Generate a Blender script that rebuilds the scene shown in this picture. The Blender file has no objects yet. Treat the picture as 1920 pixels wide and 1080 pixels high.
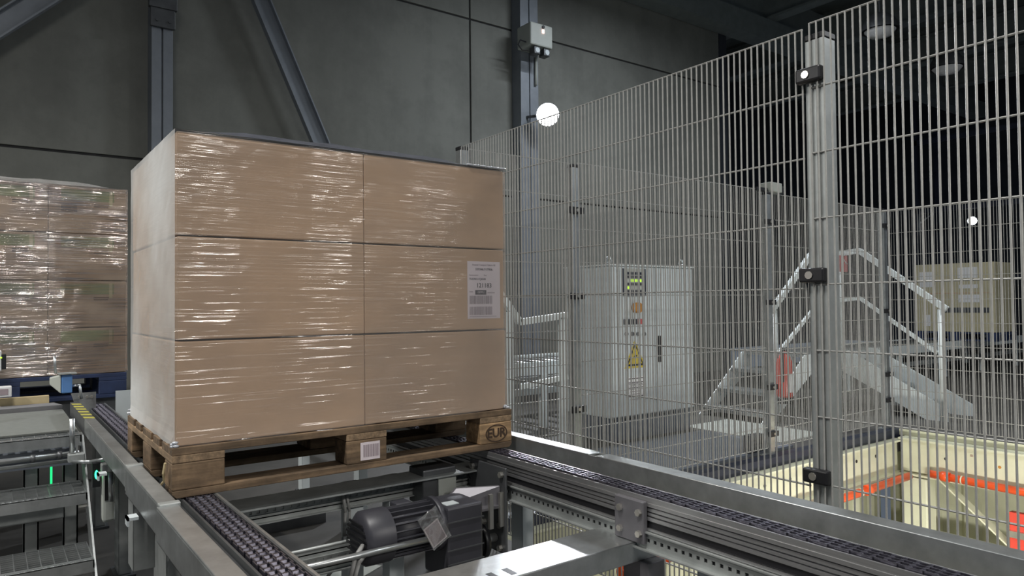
import bpy, bmesh, math, random
from mathutils import Vector, Matrix
random.seed(7)
scene = bpy.context.scene
col = scene.collection

# ------------------------------------------------------------------ camera
CAM = Vector((-0.4235, -2.2191, 0.5473))
YAW, PIT, ROL, FPX = 0.6339, 0.0222, -0.0098, 1336.3
fw = Vector((math.sin(YAW)*math.cos(PIT), math.cos(YAW)*math.cos(PIT), math.sin(PIT)))
rt0 = Vector((math.cos(YAW), -math.sin(YAW), 0)); up0 = rt0.cross(fw)
rt = rt0*math.cos(ROL) + up0*math.sin(ROL); up = -rt0*math.sin(ROL) + up0*math.cos(ROL)
cd = bpy.data.cameras.new('camera'); cam = bpy.data.objects.new('camera', cd); col.objects.link(cam)
cd.sensor_width = 36.0; cd.lens = 36.0*FPX/1920; cd.clip_start = 0.02; cd.clip_end = 100
cam.matrix_world = Matrix(((rt.x, up.x, -fw.x, CAM.x), (rt.y, up.y, -fw.y, CAM.y), (rt.z, up.z, -fw.z, CAM.z), (0, 0, 0, 1)))
scene.camera = cam

# ------------------------------------------------------------------ light set-up
EXPOSURE = 0.0
scene.view_settings.view_transform = 'Standard'
scene.view_settings.look = 'None'
scene.view_settings.gamma = 1
scene.view_settings.use_curve_mapping = False
scene.view_settings.exposure = EXPOSURE
w = bpy.data.worlds.new('hall_air'); scene.world = w; w.use_nodes = True
bg = w.node_tree.nodes['Background']; bg.inputs[0].default_value = (0.66, 0.80, 1.0, 1); bg.inputs[1].default_value = 0.14
ROW_W, SIDE_W, FLOOD_W, PIT_W, HALL_FILL_W = 50, 118, 900, 70, 230     # watts of the lamps built further down

ZF = -0.62          # hall floor; z = 0 is the top of the conveyor chains
YW = 5.5            # back wall

def at(px, py, axis, val):
    """a photo pixel (1920x1080) cast onto the plane axis = val"""
    d = fw + rt*((px-960)/FPX) - up*((py-540)/FPX)
    return CAM + d*((val-CAM[axis])/d[axis])

# ------------------------------------------------------------------ materials
def new_mat(name):
    m = bpy.data.materials.new(name); m.use_nodes = True
    nt = m.node_tree; return m, nt, nt.nodes['Principled BSDF']
def L(nt, a, b): nt.links.new(a, b)
def noise(nt, scale, detail=4, rough=.6, vec=None, stretch=None):
    tc = nt.nodes.new('ShaderNodeTexCoord'); mp = nt.nodes.new('ShaderNodeMapping')
    if stretch: mp.inputs['Scale'].default_value = stretch
    L(nt, tc.outputs['Object'], mp.inputs[0])
    n = nt.nodes.new('ShaderNodeTexNoise'); n.inputs['Scale'].default_value = scale
    n.inputs['Detail'].default_value = detail; n.inputs['Roughness'].default_value = rough
    L(nt, mp.outputs[0], n.inputs['Vector']); return n
def ramp(nt, src, stops):
    r = nt.nodes.new('ShaderNodeValToRGB'); e = r.color_ramp.elements
    while len(e) < len(stops): e.new(.5)
    for i, (p, c) in enumerate(stops): e[i].position = p; e[i].color = (*c, 1)
    L(nt, src, r.inputs[0]); return r
def bump(nt, src, bs, strength, dist=.002):
    b = nt.nodes.new('ShaderNodeBump'); b.inputs['Strength'].default_value = strength; b.inputs['Distance'].default_value = dist
    L(nt, src, b.inputs['Height']); L(nt, b.outputs[0], bs.inputs['Normal']); return b
def mat(name, c, rough=.5, metal=0., var=.12, scale=6, stretch=None, bstr=.0, bscale=60, spec=.5, bdist=.002):
    m, nt, bs = new_mat(name)
    n = noise(nt, scale, stretch=stretch)
    lo = tuple(x*(1-var) for x in c); hi = tuple(min(1, x*(1+var)) for x in c)
    r = ramp(nt, n.outputs['Fac'], ((.3, lo), (.7, hi)))
    L(nt, r.outputs[0], bs.inputs['Base Color'])
    bs.inputs['Roughness'].default_value = rough; bs.inputs['Metallic'].default_value = metal
    bs.inputs['Specular IOR Level'].default_value = spec
    if bstr:
        n2 = noise(nt, bscale, stretch=stretch); bump(nt, n2.outputs['Fac'], bs, bstr, bdist)
    return m
def glow(name, c, s):
    m, nt, bs = new_mat(name); bs.inputs['Base Color'].default_value = (*c, 1)
    bs.inputs['Emission Color'].default_value = (*c, 1); bs.inputs['Emission Strength'].default_value = s; return m
M = {}
M['concrete'] = None
def concrete(name, base, v=.16):
    m, nt, bs = new_mat(name)
    n1 = noise(nt, .9, 6, .62); n2 = noise(nt, 7, 8, .7); n3 = noise(nt, 1.6, 4, .6, stretch=(3, 3, .25))
    mx = nt.nodes.new('ShaderNodeMath'); mx.operation = 'MULTIPLY_ADD'; mx.inputs[1].default_value = .45
    L(nt, n2.outputs[0], mx.inputs[0]); L(nt, n1.outputs[0], mx.inputs[2])
    mx2 = nt.nodes.new('ShaderNodeMath'); mx2.operation = 'MULTIPLY_ADD'; mx2.inputs[1].default_value = .35
    L(nt, n3.outputs[0], mx2.inputs[0]); L(nt, mx.outputs[0], mx2.inputs[2])
    r = ramp(nt, mx2.outputs[0], ((.6, tuple(x*(1-v*1.3) for x in base)), (.85, base), (1.1, tuple(x*(1+v) for x in base))))
    L(nt, r.outputs[0], bs.inputs['Base Color']); bs.inputs['Roughness'].default_value = .85
    bump(nt, n2.outputs[0], bs, .25, .004); return m
M['concrete'] = concrete('concrete_panel', (.175, .178, .158))
M['joint'] = mat('joint_dark', (.03, .03, .03), .9)
M['floor'] = concrete('floor_concrete', (.05, .047, .042), .3)
M['floor'].node_tree.nodes['Principled BSDF'].inputs['Roughness'].default_value = .65
M['dark_wall'] = mat('dark_cladding', (.035, .04, .05), .8)
M['ceiling'] = mat('roof_deck', (.11, .125, .12), .75)
M['roof_beam'] = mat('roof_steel', (.19, .215, .21), .6)
M['galv'] = mat('galvanised_steel', (.47, .49, .49), .34, .85, .18, 14, bstr=.06, bscale=120)
M['galv_dull'] = mat('galvanised_dull', (.40, .42, .41), .5, .6, .2, 9)
M['wire'] = mat('galvanised_wire', (.36, .36, .34), .5, .3, .1, 40)
M['alu'] = mat('aluminium_profile', (.42, .42, .42), .38, .8, .1, 8, stretch=(30, 1, 30))
M['steel_dark'] = mat('dark_steel', (.12, .125, .13), .45, .6, .2)
M['chain'] = mat('oiled_chain', (.17, .165, .20), .36, .9, .25, 60)  # slight purple in the colour stands for bluish light on the chain
M['bracket'] = mat('bracket_steel', (.20, .195, .21), .45, .5, .15)
M['bluesteel'] = mat('blue_grey_steel', (.22, .24, .265), .5, .2, .1)
M['navy'] = mat('navy_edge', (.02, .025, .045), .4, .2)
M['cream'] = mat('cream_paint', (.62, .62, .46), .45, 0, .07, 5)
M['cream_board'] = mat('cream_board', (.55, .45, .26), .6)
M['grey_paint'] = mat('light_grey_paint', (.58, .63, .64), .4, 0, .05, 3)
M['grey_box'] = mat('grey_housing', (.42, .44, .40), .5, 0, .05)
M['rail_grey'] = mat('handrail_grey', (.72, .77, .76), .4, .0, .05)
M['plate_grey'] = mat('grey_floor_plate', (.13, .145, .17), .5, .1, .1)
M['plate_light'] = mat('light_floor_plate', (.55, .57, .52), .4, .3, .08)
M['black'] = mat('black_plastic', (.012, .012, .014), .4)
M['rubber'] = mat('grey_mat', (.15, .158, .145), .85, 0, .08, 30)
M['mat_dark'] = mat('dark_mat', (.16, .16, .165), .85, 0, .08, 30)
M['motor'] = mat('motor_grey', (.045, .045, .054), .42, 0, .1, 8)
M['label'] = mat('label_paper', (.72, .64, .66), .55, 0, .03)
M['ink'] = mat('ink', (.09, .075, .085), .7)
M['ink_soft'] = mat('ink_soft', (.33, .27, .29), .7)
M['burn'] = mat('burnt_brand', (.06, .035, .02), .8)
M['orange'] = mat('orange_pipe', (.85, .10, .02), .35, 0, .06)
M['red'] = mat('red_paint', (.55, .06, .04), .3, 0, .08)
M['red_soft'] = mat('red_sign', (.50, .10, .10), .5)
M['white'] = mat('white_paint', (.75, .75, .75), .4, 0, .03)
M['yellow'] = mat('yellow_paint', (.62, .47, .03), .45, 0, .05)
M['stripe_yellow'] = mat('hazard_yellow', (.42, .38, .07), .5)
M['blue_pal'] = mat('blue_pallet_paint', (.018, .032, .085), .65, 0, .25, 12)
M['blue_lens'] = mat('blue_sensor', (.10, .23, .50), .4)
M['bolt'] = mat('bolt_zinc', (.62, .60, .55), .3, .9)
M['cable'] = mat('grey_cable', (.30, .30, .29), .5)
M['copper'] = mat('orange_knob', (.50, .22, .04), .4)
M['green_print'] = mat('green_print', (.27, .29, .15), .7)
M['text_print'] = mat('brown_print', (.17, .125, .095), .7)
M['led_green'] = glow('green_led', (.02, 1., .28), 7)
M['led_soft'] = glow('green_led_strip', (.02, .8, .25), 1.2)
M['led_red'] = glow('red_led', (1., .55, .45), 5)
M['lcd'] = glow('lime_display', (.45, .75, .05), .9)
M['lamp_face'] = glow('lamp_face', (.93, .96, 1.), 40)
M['tube_face'] = glow('tube_face', (1., .96, .92), 9)
M['far_lamp'] = glow('far_lamp_face', (.85, .95, 1.), 8)

def cardboard(name, c):
    m, nt, bs = new_mat(name)
    n1 = noise(nt, 3, 5, .6, stretch=(1, 1, 2.2)); n2 = noise(nt, 40, 3, .5, stretch=(.25, .25, 3))
    r = ramp(nt, n1.outputs[0], ((.3, tuple(x*.9 for x in c)), (.7, tuple(x*1.08 for x in c))))
    L(nt, r.outputs[0], bs.inputs['Base Color']); bs.inputs['Roughness'].default_value = .75
    bump(nt, n2.outputs[0], bs, .12, .001); return m
M['card'] = cardboard('cardboard', (.52, .36, .235))
M['card_old'] = cardboard('cardboard_dull', (.42, .32, .235))
M['card_pale'] = cardboard('cardboard_pale', (.50, .45, .29))
def wood(name, c, axis):
    m, nt, bs = new_mat(name)
    st = [18, 18, 18]; st[axis] = 1.1
    n1 = noise(nt, 2.2, 8, .65, stretch=tuple(st)); n2 = noise(nt, 9, 5, .7)
    mx = nt.nodes.new('ShaderNodeMath'); mx.operation = 'MULTIPLY_ADD'; mx.inputs[1].default_value = .6
    L(nt, n2.outputs[0], mx.inputs[0]); L(nt, n1.outputs[0], mx.inputs[2])
    r = ramp(nt, mx.outputs[0], ((.52, tuple(x*.28 for x in c)), (.78, c), (1.02, tuple(x*2.0 for x in c))))
    L(nt, r.outputs[0], bs.inputs['Base Color']); bs.inputs['Roughness'].default_value = .8
    bump(nt, n1.outputs[0], bs, .4, .002); return m
M['wood_x'] = wood('pallet_wood_long', (.125, .083, .048), 0)
M['wood_y'] = wood('pallet_wood_cross', (.22, .150, .088), 1)
M['wood_block'] = wood('pallet_block_wood', (.155, .102, .058), 0)
M['wood_pale'] = wood('pallet_block_pale', (.34, .22, .115), 0)
def film(name, haze, gl, rough, bs_, tint, stretch, base=.10):
    m, nt, b = new_mat(name); nt.nodes.remove(b)
    out = nt.nodes['Material Output']
    tr = nt.nodes.new('ShaderNodeBsdfTransparent'); g = nt.nodes.new('ShaderNodeBsdfGlossy'); d = nt.nodes.new('ShaderNodeBsdfDiffuse')
    g.inputs['Color'].default_value = (*tint, 1); g.inputs['Roughness'].default_value = rough
    d.inputs['Color'].default_value = (.75, .75, .73, 1)
    n1 = noise(nt, 2.0, 1.3, .5, stretch=stretch); n2 = noise(nt, 1.6, 3, .5)
    bp = nt.nodes.new('ShaderNodeBump'); bp.inputs['Strength'].default_value = bs_; bp.inputs['Distance'].default_value = .011
    L(nt, n1.outputs[0], bp.inputs['Height']); L(nt, bp.outputs[0], g.inputs['Normal'])
    fr = nt.nodes.new('ShaderNodeFresnel'); fr.inputs['IOR'].default_value = 1.5
    ma = nt.nodes.new('ShaderNodeMath'); ma.operation = 'MULTIPLY_ADD'; ma.inputs[1].default_value = gl; ma.use_clamp = True
    L(nt, fr.outputs[0], ma.inputs[0])
    r0 = ramp(nt, n2.outputs[0], ((.35, (haze*.5,)*3), (.7, (haze*1.5,)*3)))
    lw = nt.nodes.new('ShaderNodeLayerWeight'); lw.inputs[0].default_value = .5
    pw = nt.nodes.new('ShaderNodeMath'); pw.operation = 'POWER'; pw.inputs[1].default_value = 2.0; L(nt, lw.outputs['Facing'], pw.inputs[0])
    k1 = nt.nodes.new('ShaderNodeMath'); k1.operation = 'MULTIPLY_ADD'; k1.inputs[1].default_value = 14.0; k1.inputs[2].default_value = 1.0; L(nt, pw.outputs[0], k1.inputs[0])
    r = nt.nodes.new('ShaderNodeMath'); r.operation = 'MULTIPLY'; r.use_clamp = True; L(nt, r0.outputs[0], r.inputs[0]); L(nt, k1.outputs[0], r.inputs[1])
    m1 = nt.nodes.new('ShaderNodeMixShader'); L(nt, r.outputs[0], m1.inputs[0]); L(nt, tr.outputs[0], m1.inputs[1]); L(nt, d.outputs[0], m1.inputs[2])
    n3 = noise(nt, 3.2, 3, .6, stretch=(1, 1, 2.2))
    rb_ = ramp(nt, n3.outputs[0], ((.38, (base*.12,)*3), (.66, (base*1.8,)*3))); L(nt, rb_.outputs[0], ma.inputs[2])
    m2 = nt.nodes.new('ShaderNodeMixShader'); L(nt, ma.outputs[0], m2.inputs[0]); L(nt, m1.outputs[0], m2.inputs[1]); L(nt, g.outputs[0], m2.inputs[2])
    L(nt, m2.outputs[0], out.inputs[0]); return m
M['film'] = film('stretch_film', .065, .35, .13, .36, (1, .98, .96), (1.6, 1.6, 52), .030)
M['film_tight'] = film('stretch_film_wrinkled', .05, .35, .12, .6, (1, .92, .88), (1.2, 1.2, 34), .26)
M['clear'] = film('clear_bag', .06, 2.0, .12, .8, (1, 1, 1), (8, 8, 8))

# ------------------------------------------------------------------ mesh helpers
ORG = {}
class MB:
    def __init__(s): s.v = []; s.f = []; s.sm = []
    def add(s, vs, fs, smooth=False):
        o = len(s.v); s.v += [Vector(v) for v in vs]
        for f in fs: s.f.append([i+o for i in f]); s.sm.append(smooth)
        return s
    def box(s, x0, x1, y0, y1, z0, z1):
        x0, x1 = sorted((x0, x1)); y0, y1 = sorted((y0, y1)); z0, z1 = sorted((z0, z1))
        return s.add([(x0,y0,z0),(x1,y0,z0),(x1,y1,z0),(x0,y1,z0),(x0,y0,z1),(x1,y0,z1),(x1,y1,z1),(x0,y1,z1)],
                     [(3,2,1,0),(4,5,6,7),(0,1,5,4),(1,2,6,5),(2,3,7,6),(3,0,4,7)])
    def bar(s, a, b, wd, ht, upv=(0, 0, 1)):
        a, b = Vector(a), Vector(b); t = (b-a).normalized(); u = Vector(upv)
        if abs(t.dot(u)) > .98: u = Vector((0, 1, 0))
        sd = t.cross(u).normalized(); u = sd.cross(t).normalized()
        vs = [p + sd*(i*wd/2) + u*(j*ht/2) for p in (a, b) for i, j in ((-1,-1),(1,-1),(1,1),(-1,1))]
        return s.add(vs, [(0,1,2,3),(7,6,5,4),(0,4,5,1),(1,5,6,2),(2,6,7,3),(3,7,4,0)])
    def cyl(s, a, b, r, n=12, r2=None):
        a, b = Vector(a), Vector(b); r2 = r if r2 is None else r2; t = (b-a).normalized()
        u = Vector((0,0,1)) if abs(t.z) < .9 else Vector((1,0,0)); p = t.cross(u).normalized(); q = t.cross(p)
        vs = [c + (p*math.cos(2*math.pi*i/n)+q*math.sin(2*math.pi*i/n))*rr for c, rr in ((a, r), (b, r2)) for i in range(n)]
        s.add(vs, [(i, (i+1) % n, n+(i+1) % n, n+i) for i in range(n)], n > 6)
        o = len(s.v)-2*n; s.f.append([o+i for i in range(n)][::-1]); s.f.append([o+n+i for i in range(n)]); s.sm += [False, False]; return s
    def tube(s, pts, r, n=8):
        pts = [Vector(p) for p in pts]
        for a, b in zip(pts, pts[1:]): s.cyl(a, b, r, n)
        for p in pts[1:-1]: s.ball(p, r*1.0, n)
        return s
    def ball(s, c, r, n=8, m=5, sc=(1, 1, 1)):
        c = Vector(c); vs = []
        for j in range(m+1):
            a = math.pi*j/m
            for i in range(n):
                b = 2*math.pi*i/n
                vs.append(c+Vector((r*sc[0]*math.sin(a)*math.cos(b), r*sc[1]*math.sin(a)*math.sin(b), r*sc[2]*math.cos(a))))
        return s.add(vs, [(j*n+i, (j+1)*n+i, (j+1)*n+(i+1) % n, j*n+(i+1) % n) for j in range(m) for i in range(n)], True)
    def lathe(s, base, prof, n=20, axis=2):
        base = Vector(base); vs = []
        for r, h in prof:
            for i in range(n):
                a = 2*math.pi*i/n; e = [r*math.cos(a), r*math.sin(a)]; e.insert(axis, h); vs.append(base+Vector(e))
        return s.add(vs, [(j*n+i, j*n+(i+1) % n, (j+1)*n+(i+1) % n, (j+1)*n+i) for j in range(len(prof)-1) for i in range(n)], True)
    def prism(s, poly, d):
        """poly: list of 3-D points, extruded by vector d"""
        d = Vector(d); n = len(poly); vs = [Vector(p) for p in poly]+[Vector(p)+d for p in poly]
        return s.add(vs, [list(range(n))[::-1], list(range(n, 2*n))]+[(i, (i+1) % n, n+(i+1) % n, n+i) for i in range(n)])
    def build(s, name, m, parent=None, bevel=0, fix=True):
        org = ORG.get(parent.name, Vector()) if parent else Vector()
        me = bpy.data.meshes.new(name); me.from_pydata([v-org for v in s.v], [], s.f); me.update()
        for p, sm in zip(me.polygons, s.sm): p.use_smooth = sm
        if fix:
            bm = bmesh.new(); bm.from_mesh(me); bmesh.ops.recalc_face_normals(bm, faces=bm.faces); bm.to_mesh(me); bm.free()
        me.materials.append(M[m] if isinstance(m, str) else m)
        o = bpy.data.objects.new(name, me); col.objects.link(o)
        if parent: o.parent = parent; ORG[o.name] = org
        if bevel:
            b = o.modifiers.new('edge', 'BEVEL'); b.width = bevel; b.segments = 2; b.limit_method = 'ANGLE'
        return o
def tag(o, label, cat, group=None):
    o['label'] = label; o['category'] = cat
    if group: o['group'] = group
    return o
def thing(name, loc, label, cat, group=None):
    o = bpy.data.objects.new(name, None); col.objects.link(o); o.location = loc; o.empty_display_size = .1
    ORG[o.name] = Vector(loc); return tag(o, label, cat, group)
def struct(o): o['kind'] = 'structure'; return o
def stuff(o): o['kind'] = 'stuff'; return o
def Bx(*a): return MB().box(*a)
def text(s, size, m, parent, org, xdir, updir, name='lettering', extrude=.0004, align='CENTER', bold=0.):
    cu = bpy.data.curves.new(name, 'FONT'); cu.body = s; cu.size = size; cu.align_x = align; cu.align_y = 'CENTER'; cu.extrude = extrude; cu.resolution_u = 2; cu.offset = bold
    tmp = bpy.data.objects.new('tmp', cu); col.objects.link(tmp); bpy.context.view_layer.update()
    me = bpy.data.meshes.new_from_object(tmp.evaluated_get(bpy.context.evaluated_depsgraph_get()))
    bpy.data.objects.remove(tmp)
    x = Vector(xdir).normalized(); u = Vector(updir).normalized(); nrm = x.cross(u); base = ORG.get(parent.name, Vector())
    for v in me.vertices: v.co = Vector(org) + x*v.co.x + u*v.co.y + nrm*v.co.z - base
    me.materials.append(M[m]); me.name = name
    o = bpy.data.objects.new(name, me); col.objects.link(o); o.parent = parent; ORG[o.name] = base; return o
def share(src, parent, loc, name=None):
    """one more piece with the same mesh, shifted"""
    c = src.copy(); col.objects.link(c); c.parent = parent; c.location = loc
    if name: c.name = name
    ORG[c.name] = ORG.get(parent.name, Vector()); return c

# ================================================================== SETTING
PX0, PX1, PY0, PY1 = 1.66, 6.22, -5.0, 0.93        # opening in the floor
fl = MB().box(-7, PX0, -7, YW, ZF-.2, ZF).box(PX0, PX1, PY1, YW, ZF-.2, ZF).box(PX1, 20, -7, YW, ZF-.2, ZF).box(PX0, PX1, -7, PY0, ZF-.2, ZF)
struct(fl.build('floor', 'floor'))
wb = struct(Bx(-7, 9.75, YW+.02, YW+.2, ZF, 6.2).build('wall_back', 'joint'))
zj = [ZF, at(0, 272, 1, YW).z, at(882, 36, 1, YW).z, 6.2]
xj = [-7, -1.85, at(882, 150, 1, YW).x, 9.75]
for i in range(3):
    for j in range(3):
        g = .012
        Bx(xj[i]+g, xj[i+1]-g, YW, YW+.03, zj[j]+g*(j > 0), zj[j+1]-g).build('concrete_panel', 'concrete', wb, .006)
wr = struct(Bx(20, 20.2, -7, 9, ZF, 6.2).build('wall_right', 'dark_wall'))
struct(MB().box(9.75, 9.95, YW, 9, ZF, 6.2).box(9.75, 20, 9, 9.2, ZF, 6.2).build('wall_recess', 'dark_wall'))
ce = struct(Bx(-7, 20.2, -7, 9.2, 6.2, 6.3).build('ceiling', 'ceiling'))
for k in range(46): Bx(-7+k*.6, -6.75+k*.6, -7, 9, 6.14, 6.2).build('deck_rib', 'ceiling', ce)
for x in (1.2, 6.0, 10.8, 13.0, 15.6, 18.0):
    MB().box(x-.12, x+.12, -7, 9, 5.55, 5.59).box(x-.02, x+.02, -7, 9, 5.59, 6.1).box(x-.12, x+.12, -7, 9, 6.1, 6.14).build('roof_beam', 'roof_beam', ce)
MB().box(-7, 20, YW-.35, YW-.02, 5.18, 5.55).box(-7, 20, YW-.2, YW-.1, 5.55, 6.14).build('eaves_beam', 'roof_beam', ce)

# steel columns and braces on the wall
def column(px0, px1, label, splice=None):
    x0 = at(px0, 200, 1, 5.3).x; x1 = at(px1, 200, 1, 5.3).x
    t = thing('steel_column', ((x0+x1)/2, 5.38, ZF), label, 'column', None)
    xm = (x0+x1)/2
    MB().box(x0, xm-.008, 5.3, YW, ZF, 5.18).box(xm+.008, x1, 5.3, YW, ZF, 5.18).box(xm-.008, xm+.008, 5.33, YW, ZF, 5.18).build('shaft', 'bluesteel', t, .004)
    Bx(x0-.06, x1+.06, 5.24, YW, ZF, ZF+.02).build('base_plate', 'bluesteel', t)
    if splice:
        MB().box(x0-.015, x1+.015, 5.26, 5.3, splice-.16, splice+.5).box(x0-.03, x1+.03, 5.24, 5.3, splice+.02, splice+.14).build('splice_plate', 'steel_dark', t, .005)
        for dx in (.04, .15):
            for dz in (-.1, .25): MB().cyl((x0+dx, 5.26, splice+dz), (x0+dx, 5.245, splice+dz), .014, 6).build('bolt', 'steel_dark', t)
    return t
column(284, 324, 'blue-grey steel wall column with dark splice plate between the diagonal braces', at(300, 45, 1, 5.3).z+.12)
column(977, 1010, 'blue-grey steel wall column carrying the twin-spot emergency light')
def brace(a, b, label):
    a, b = Vector(a), Vector(b); t = thing('diagonal_brace', (a if a.z < b.z else b), label, 'brace')
    d = (b-a).normalized(); sd = Vector((0, 1, 0)).cross(d).normalized()
    MB().bar(a, b, .02, .17, sd).build('web', 'bluesteel', t)
    for s in (-1, 1):
        m = MB().bar(a+sd*.085*s+Vector((0, -.03, 0)), b+sd*.085*s+Vector((0, -.03, 0)), .08, .014, sd); m.build('flange', 'bluesteel', t)
brace(at(480, -10, 1, 5.3)+Vector((-.34, 0, .8)), at(607, 262, 1, 5.3)+Vector((1.22, 0, -2.88)), 'blue-grey diagonal brace running down the wall behind the big load')
brace(at(20, 35, 1, 5.3)+Vector((.85, 0, .85)), at(20, 35, 1, 5.3)-Vector((1.6, 0, 1.6)), 'blue-grey diagonal brace rising above the shorter wrapped load')

# emergency light and flood light
ex, ey = at(1016, 65, 1, 5.0).x, 5.0
ez = at(1016, 66, 1, 5.0).z
e = thing('emergency_light', (ex, 5.3, ez-.16), 'grey twin-spot emergency light box with red indicator on the wall column', 'light')
Bx(ex-.185, ex+.185, 5.0, 5.3, ez-.15, ez+.15).build('housing', 'grey_box', e, .02)
MB().cyl((ex+.02, 5.0, ez+.11), (ex+.02, 4.985, ez+.11), .022, 12).build('key_switch', 'black', e)
Bx(ex+.005, ex+.035, 4.99, 5.0, ez+.03, ez+.075).build('indicator', 'led_red', e)
for dx in (-.09, .07):
    s = Bx(ex+dx-.05, ex+dx+.05, 4.98, 5.1, ez-.27, ez-.17).build('spot_head', 'steel_dark', e, .012)
    MB().cyl((ex+dx, 4.981, ez-.22), (ex+dx, 4.975, ez-.22), .035, 14).build('lens', 'grey_paint', s)
    MB().cyl((ex+dx, 5.04, ez-.18), (ex+dx, 5.04, ez-.14), .015, 8).build('swivel', 'black', s)
MB().tube([(ex-.17, 5.1, ez-.1), (ex-.28, 5.1, ez-.09), (ex-.3, 5.12, ez-.15), (ex-.24, 5.12, ez-.21), (ex-.12, 5.06, ez-.22)], .008, 6).build('cable', 'black', e)
a, b = at(1005, 96, 1, 5.28), at(1005, 160, 1, 5.28)
tag(MB().cyl(a+Vector((0, 0, -.09)), b, .02, 10).build('cable_conduit', 'grey_box'), 'short grey vertical conduit under the emergency light box', 'conduit')
lp = at(1027, 215, 1, 4.98)
t = thing('flood_light', (lp.x, 5.28, lp.z-.13), 'round glaring white flood light on the wall column above the mesh fence', 'light')
tgt = Vector((1.0, -1.4, 0.2)); ld = (tgt-lp).normalized()
MB().cyl(lp-ld*.1, lp-ld*.005, .12, 24, .155).build('housing', 'steel_dark', t)
MB().cyl(lp-ld*.004, lp, .145, 28).build('lens', 'lamp_face', t)
MB().bar(lp-ld*.06, (lp.x-.1, 5.3, lp.z+.02), .03, .03).build('bracket', 'steel_dark', t)
def lamp_light(name, kind, loc, aim, power, color, size, parent, size_y=None, spot=None):
    ld_ = bpy.data.lights.new(name, kind); ld_.energy = power; ld_.color = color
    if kind == 'AREA':
        ld_.shape = 'RECTANGLE' if size_y else 'DISK'; ld_.size = size
        if size_y: ld_.size_y = size_y
    else: ld_.shadow_soft_size = size
    if kind == 'SPOT': ld_.spot_size = spot; ld_.spot_blend = .6
    o = bpy.data.objects.new(name, ld_); col.objects.link(o)
    o.parent = parent; base = ORG.get(parent.name, Vector())
    o.location = Vector(loc)-base; o.rotation_euler = (Vector(aim)-Vector(loc)).to_track_quat('-Z', 'Y').to_euler(); return o
lamp_light('flood_beam', 'SPOT', lp+ld*.02, tgt, FLOOD_W, (.90, .94, 1), .11, t, spot=math.radians(125))

# ================================================================== HALL LAMPS AND ADDED FILL LAMPS
def strip_light(c, length, axis, power, label, color=(1, .96, .91), zc=6.1):
    t = thing('strip_light', c, label, 'lamp', 'strip lights hung from the hall roof')
    hx, hy = (length/2, .06) if axis == 0 else (.06, length/2)
    x, y, z = c
    Bx(x-hx, x+hx, y-hy, y+hy, z, z+.06).build('housing', 'white', t, .008)
    Bx(x-hx*.96, x+hx*.96, y-hy*.75, y+hy*.75, z-.02, z).build('tube', 'tube_face', t)
    for s in (-1, 1):
        q = (x+s*hx*.8, y) if axis == 0 else (x, y+s*hy*.8)
        MB().cyl((q[0], q[1], z+.06), (q[0], q[1], zc), .006, 6).build('hanger', 'galv', t)
    lamp_light('strip_glow', 'AREA', (x, y, z-.03), (x, y, z-1), power, color, hx*1.9, t, hy*1.9 if axis == 0 else hy*1.9)
for k, x in enumerate((0.0, 1.1, 2.2, 3.3)):
    strip_light((x, -4.2, 1.9), .6, 1, ROW_W, 'white strip light hung in the row above the conveyor')
strip_light((-2.6, 1.9, 2.5), 1.5, 1, SIDE_W, 'white strip light hung over the access steps', (1, .98, .93))
strip_light((7.5, -2.6, 4.4), 1.5, 0, HALL_FILL_W, 'added fill strip light, out of view over the floor opening', (.95, .98, 1))  # added fill lamp, brightens the cabinet front and the fence wires
strip_light((6.0, 2.6, 5.0), 1.5, 0, HALL_FILL_W*.55, 'added fill strip light, out of view beyond the fence above the cabinet', (.84, .91, 1))  # added fill lamp, lifts the back wall beyond the fence
strip_light((-1.2, -1.0, 4.4), 1.5, 0, HALL_FILL_W*.8, 'added fill strip light, out of view over the aisle beside the conveyor', (1, .98, .95))  # added fill lamp, keeps the back wall from going too dark
def high_bay(p, label):
    t = thing('high_bay_lamp', p, label, 'lamp', 'unlit dome lamps under the dark roof')
    MB().lathe(p, [(.24, 0), (.235, .06), (.17, .18), (.08, .24), (.0, .25)], 20).build('shade', 'steel_dark', t)
    MB().lathe(p, [(.0, -.1), (.14, -.07), (.2, 0)], 20).build('diffuser', 'white', t)
    MB().cyl(p+Vector((0, 0, .25)), (p.x, p.y, 6.13), .012, 6).build('suspension', 'steel_dark', t)
high_bay(at(1650, 58, 1, 2.6), 'unlit dome lamp under the dark roof above the tall fence panel')
high_bay(at(1776, 128, 1, 2.4), 'small unlit dome lamp under the roof beside the beams')
p = at(1823, 414, 0, 16.5)
t = thing('wall_lamp', (p.x+.3, p.y, p.z-.1), 'small bright white lamp far off above the taped carton', 'lamp')
MB().ball(p, .09, 12, 6).build('globe', 'far_lamp', t)
MB().bar(p, p+Vector((3.5, 0, .1)), .05, .05).build('arm', 'steel_dark', t)

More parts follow.
